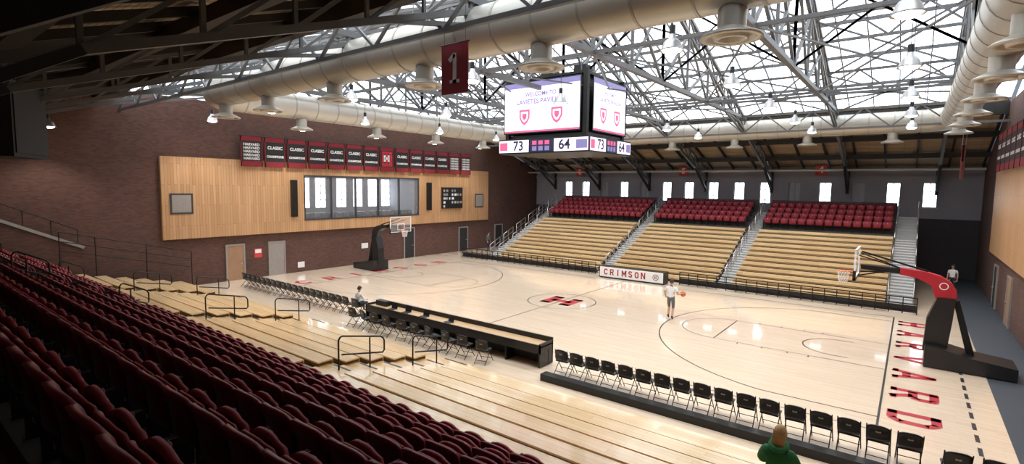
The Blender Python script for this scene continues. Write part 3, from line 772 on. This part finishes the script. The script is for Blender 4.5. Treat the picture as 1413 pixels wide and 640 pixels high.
# ------------------------------------------------------------------ people
def person(name,loc,rotz,J,cl,hair='haird',headdir=0,headpitch=0,scale=1,longhair=False,hood=False):
    e=empty(name,loc,(0,0,rotz));e.scale=(scale,)*3
    bm=bmesh.new();sk=bm.verts.layers.skin.verify();V={}
    R={'pelvis':.145,'spine':.135,'chest':.15,'neckb':.075,'neck':.055,'head':.05,
       'shL':.075,'elL':.046,'wrL':.030,'shR':.075,'elR':.046,'wrR':.030,
       'hipL':.10,'knL':.062,'anL':.042,'toL':.034,'heL':.036,'hipR':.10,'knR':.062,'anR':.042,'toR':.034,'heR':.036}
    R.update(cl.get('R',{}))
    E=[('pelvis','spine'),('spine','chest'),('chest','neckb'),('neckb','neck'),('neck','head')]
    for s in'LR': E+=[('chest','sh'+s),('sh'+s,'el'+s),('el'+s,'wr'+s),('pelvis','hip'+s),('hip'+s,'kn'+s),('kn'+s,'an'+s),('an'+s,'to'+s)]
    J=dict(J)
    for s in'LR':
        w=Vector(J['wr'+s]);d=(w-Vector(J['el'+s])).normalized()
        side=d.cross(Vector((0,0,1)));side=side.normalized() if side.length>.1 else Vector((0,1,0))
        nrm=side.cross(d)
        palm=w+d*.07;J['pa'+s]=palm;R['pa'+s]=.026;E.append(('wr'+s,'pa'+s))
        for i,(off,ln) in enumerate(((-.03,.07),(-.01,.08),(.01,.075),(.028,.06))):
            a=palm+side*off+d*.025;m=a+d*ln*.5+nrm*.006;t=a+d*ln*.85-nrm*.03
            for nm,p,r in(('f%da'%i,a,.0105),('f%db'%i,m,.009),('f%dc'%i,t,.0075)): J[nm+s]=p;R[nm+s]=r
            E+= [('pa'+s,'f%da'%i+s),('f%da'%i+s,'f%db'%i+s),('f%db'%i+s,'f%dc'%i+s)]
        a=w+d*.035-side*.03;t=a+d*.045-side*.025
        J['tha'+s]=a;J['thb'+s]=t;R['tha'+s]=.012;R['thb'+s]=.009;E+=[('pa'+s,'tha'+s),('tha'+s,'thb'+s)]
    for n,p in J.items():
        v=bm.verts.new(Vector(p));V[n]=v;r=R.get(n,.05)
        v[sk].radius=(r*(1.25 if n in('pelvis','spine','chest') else 1),r*(.85 if n in('pelvis','spine','chest') else 1))
        v[sk].use_root=(n=='pelvis')
    for a,c in E: bm.edges.new((V[a],V[c]))
    me=bpy.data.meshes.new('body');bm.to_mesh(me);bm.free()
    o=bpy.data.objects.new('body',me);COL.objects.link(o)
    m=o.modifiers.new('s','SKIN');m.use_smooth_shade=True;m.branch_smoothing=.6
    m=o.modifiers.new('u','SUBSURF');m.levels=2;m.render_levels=2
    dg=bpy.context.evaluated_depsgraph_get();me2=bpy.data.meshes.new_from_object(o.evaluated_get(dg));bpy.data.objects.remove(o)
    keys=list(dict.fromkeys(cl['mats'].values()));me2.materials.clear()
    for k in keys: me2.materials.append(M[k])
    segs=[(a,c,np.array(Vector(J[a])),np.array(Vector(J[c]))) for a,c in E]
    for p in me2.polygons:
        c=np.array(p.center);best=None;bd=9
        for a,b_,A,B in segs:
            d=B-A;t=max(0,min(1,float((c-A)@d/(d@d+1e-9))));q=float(np.linalg.norm(c-A-d*t))
            if q<bd: bd=q;best=(a,b_,t)
        a,b_,t=best;key='torso'
        if b_.startswith('el'): key='uarm' if (t<.6 or cl.get('long')) else 'uarm2'
        elif b_.startswith('wr'): key='farm' if t<.93 else 'hand'
        elif b_.startswith(('pa','f','th')): key='hand'
        elif b_.startswith('kn'): key='thigh'
        elif b_.startswith('an'): key='calf' if t<.85 else 'shoe'
        elif b_.startswith('to'): key='shoe'
        elif b_.startswith('hip'): key='thigh'
        elif a=='neckb' or a=='neck': key='neck'
        elif a=='pelvis' and t<.3: key='thigh'
        p.material_index=keys.index(cl['mats'][key]);p.use_smooth=True
    o=bpy.data.objects.new('body',me2);COL.objects.link(o);o.parent=e
    hc=Vector(J['head'])+Vector((0,.012,.075));he=empty('head_pivot');he.parent=e;he.location=hc;he.rotation_euler=(headpitch,0,headdir)
    hb=MB();vs=[];fs=[];nu,nv=24,16
    for j in range(nv+1):
        ph=pi*j/nv
        for i in range(nu):
            th=2*pi*i/nu;x=math.sin(ph)*math.cos(th);y=math.sin(ph)*math.sin(th);z=math.cos(ph)
            sx,sy,sz=.078,.098,.118
            if z<0: sx*=1-.28*z*z;sy*=1-.12*z*z
            px,py,pz=x*sx,y*sy,z*sz
            if y>.8 and abs(x)<.22 and -.35<z<.1: py+=.020*(1-abs(x)/.22)
            if y>.6 and abs(abs(x)-.38)<.2 and 0<z<.25: py-=.007
            if y>.7 and -.9<z<-.7: py+=.008
            vs.append((px,py,pz))
    for j in range(nv):
        for i in range(nu): fs.append((j*nu+i,(j+1)*nu+i,(j+1)*nu+(i+1)%nu,j*nu+(i+1)%nu))
    hb.add(vs,fs,'skin',True)
    for s in(-1,1):
        hb.lathe([(0,.01),(.008,.007),(.011,0),(.008,-.007),(0,-.01)],(s*.03,.084,.012),'white',8)
        hb.lathe([(0,.004),(.005,0),(0,-.004)],(s*.03,.094,.012),'black',6)
        hb.lathe([(0,.032),(.011,.022),(.014,0),(.010,-.02),(0,-.03)],(s*.080,-.005,-.005),'skin',8)
        hb.box(s*.03-.016,s*.03+.016,.088,.094,.032,.037,hair)
    hb.box(-.02,.02,.082,.0925,-.062,-.055,'crim')
    hb.obj('head',parent=he)
    hb=MB();vs=[];fs=[]
    for j in range(nv+1):
        ph=pi*.62*j/nv
        for i in range(nu):
            th=2*pi*i/nu;front=math.sin(th)
            p2=ph*(1-.42*max(0,front)**1.5)
            if longhair and front<.1: p2=ph*1.15
            x=math.sin(p2)*math.cos(th);y=math.sin(p2)*math.sin(th);z=math.cos(p2)
            g=1.1+.02*math.sin(i*5+j*2)
            vs.append((x*.080*g,y*.100*g,z*.118*g))
    for j in range(nv):
        for i in range(nu): fs.append((j*nu+i,(j+1)*nu+i,(j+1)*nu+(i+1)%nu,j*nu+(i+1)%nu))
    hb.add(vs,fs,hair,True)
    if longhair:
        for q in range(9):
            xx=(q-4)*.017;hb.tube([(xx,-.085+abs(xx)*.3,.05),(xx*1.1,-.115,-.04),(xx*1.0,-.115,-.13),(xx*.7,-.10,-.19)],.016,hair,6)
    hb.obj('hair',parent=he)
    if hood:
        hb=MB();c=Vector(J['neckb'])
        hb.tube([c+Vector((.10*math.cos(t),-.03+.10*math.sin(t)*1.0,.03+.04*math.sin(t))) for t in np.linspace(0,2*pi,17)[:-1]],.04,cl['mats']['torso'],10,closed=True)
        hb.obj('hood',parent=e)
    return e
def stand():
    J={'pelvis':(0,0,.95),'spine':(0,0,1.13),'chest':(0,0,1.32),'neckb':(0,-.005,1.46),'neck':(0,0,1.52),'head':(0,.01,1.58)}
    for s,n in((-1,'L'),(1,'R')):
        J.update({'sh'+n:(s*.185,-.005,1.40),'el'+n:(s*.235,-.02,1.13),'wr'+n:(s*.24,.06,.89),'hip'+n:(s*.10,0,.88),'kn'+n:(s*.11,.02,.49),'an'+n:(s*.12,-.02,.085),'to'+n:(s*.135,.15,.035)})
    return J
def mats(t,u,f,th,c,sh='white'): return {'torso':t,'uarm':t,'uarm2':u,'farm':f,'hand':'skin','thigh':th,'calf':c,'shoe':sh,'neck':'skin'}
J=stand();J['wrR']=(.34,.26,1.12);J['elR']=(.29,.0,1.12)
J['elL']=(-.27,-.06,1.15);J['wrL']=(-.27,.14,.98)
J['knL']=(-.11,.17,.53);J['anL']=(-.11,.05,.12);J['toL']=(-.12,.20,.04)
J['knR']=(.11,-.02,.50);J['anR']=(.12,-.20,.13);J['toR']=(.13,-.05,.035)
J['pelvis']=(0,0,.93)
p=person('basketball_player',(6.0,.05,0),math.radians(5),J,{'mats':mats('shirtw','skin','skin','greyc','skin','black')},'haird',scale=1.08)
b=MB();vs=[];fs=[]
for j in range(13):
    for i in range(20):
        ph=pi*j/12;t=2*pi*i/20;vs.append((.12*math.sin(ph)*math.cos(t),.12*math.sin(ph)*math.sin(t),.12*math.cos(ph)))
for j in range(12):
    for i in range(20): fs.append((j*20+i,(j+1)*20+i,(j+1)*20+(i+1)%20,j*20+(i+1)%20))
b.add(vs,fs,'ball',True)
for ax in range(3):
    pts=[]
    for t in np.linspace(0,2*pi,25)[:-1]:
        c,s=.1205*math.cos(t),.1205*math.sin(t);pts.append(((c,s,0),(c,0,s),(0,c,s))[ax])
    b.tube(pts,.0025,'black',5,closed=True)
o=b.obj('ball',parent=p);o.location=(.38,.47,1.08)
def sit():
    J={'pelvis':(0,0,.10),'spine':(0,.02,.28),'chest':(0,.05,.46),'neckb':(0,.08,.60),'neck':(0,.09,.66),'head':(0,.10,.71)}
    for s,n in((-1,'L'),(1,'R')):
        J.update({'sh'+n:(s*.175,.05,.54),'el'+n:(s*.25,.16,.30),'wr'+n:(s*.12,.38,.24),'hip'+n:(s*.10,.05,.07),'kn'+n:(s*.14,.46,.10),'an'+n:(s*.14,.44,-.30),'to'+n:(s*.15,.60,-.35)})
    return J
J=sit()
jr=3;by=wy-wt*jr-.2;bz=wz+wr*jr+.20
cl={'mats':{'torso':'green','uarm':'green','uarm2':'green','farm':'green','hand':'skin','thigh':'navy','calf':'navy','shoe':'white','neck':'green'},'long':1,'R':{'shL':.09,'shR':.09,'elL':.066,'elR':.066,'wrL':.045,'wrR':.045,'neckb':.085}}
for s,n in((-1,'L'),(1,'R')): J['an'+n]=(s*.14,.46,-.22);J['to'+n]=(s*.15,.62,-.28)
person('seated_spectator',(13.15,by,bz),0,J,cl,'hairb',longhair=True,hood=True,scale=1.18)
J=stand();person('staff_member',(-17.6,14.6,0),math.radians(-90),J,{'mats':mats('greyc','greyc','greyc','navy','navy','black'),'long':1},'haird')
J=stand();person('staff_member',(16.9,17.5,0),math.radians(160),J,{'mats':mats('shirtw','skin','skin','navy','navy','black')},'haird')
J=sit()
person('seated_official',(-5.6,-9.0,.49),0,J,{'mats':mats('shirtw','shirtw','shirtw','navy','navy','black'),'long':1},'haird')
# ------------------------------------------------------------------ world + camera
w=bpy.data.worlds.new('World');bpy.context.scene.world=w;w.use_nodes=True
w.node_tree.nodes['Background'].inputs[0].default_value=(.7,.8,.95,1);w.node_tree.nodes['Background'].inputs[1].default_value=.3
sc=bpy.context.scene
sc.view_settings.view_transform='Standard';sc.view_settings.exposure=.2
yaw,pitch,roll,f=2.2283,-.0867,.0127,714.4765
F=Vector((math.cos(pitch)*math.cos(yaw),math.cos(pitch)*math.sin(yaw),math.sin(pitch)))
Rv=Vector((math.sin(yaw),-math.cos(yaw),0));U=Rv.cross(F)
R2=Rv*math.cos(roll)+U*math.sin(roll);U2=-Rv*math.sin(roll)+U*math.cos(roll)
cam=bpy.data.cameras.new('camera');co=bpy.data.objects.new('camera',cam);COL.objects.link(co)
cam.sensor_width=36;cam.sensor_fit='HORIZONTAL';cam.lens=f*36/1413;cam.clip_start=.05
co.matrix_world=Matrix(((R2.x,U2.x,-F.x,14.7119),(R2.y,U2.y,-F.y,-23.5297),(R2.z,U2.z,-F.z,6.1109),(0,0,0,1)))
sc.camera=co
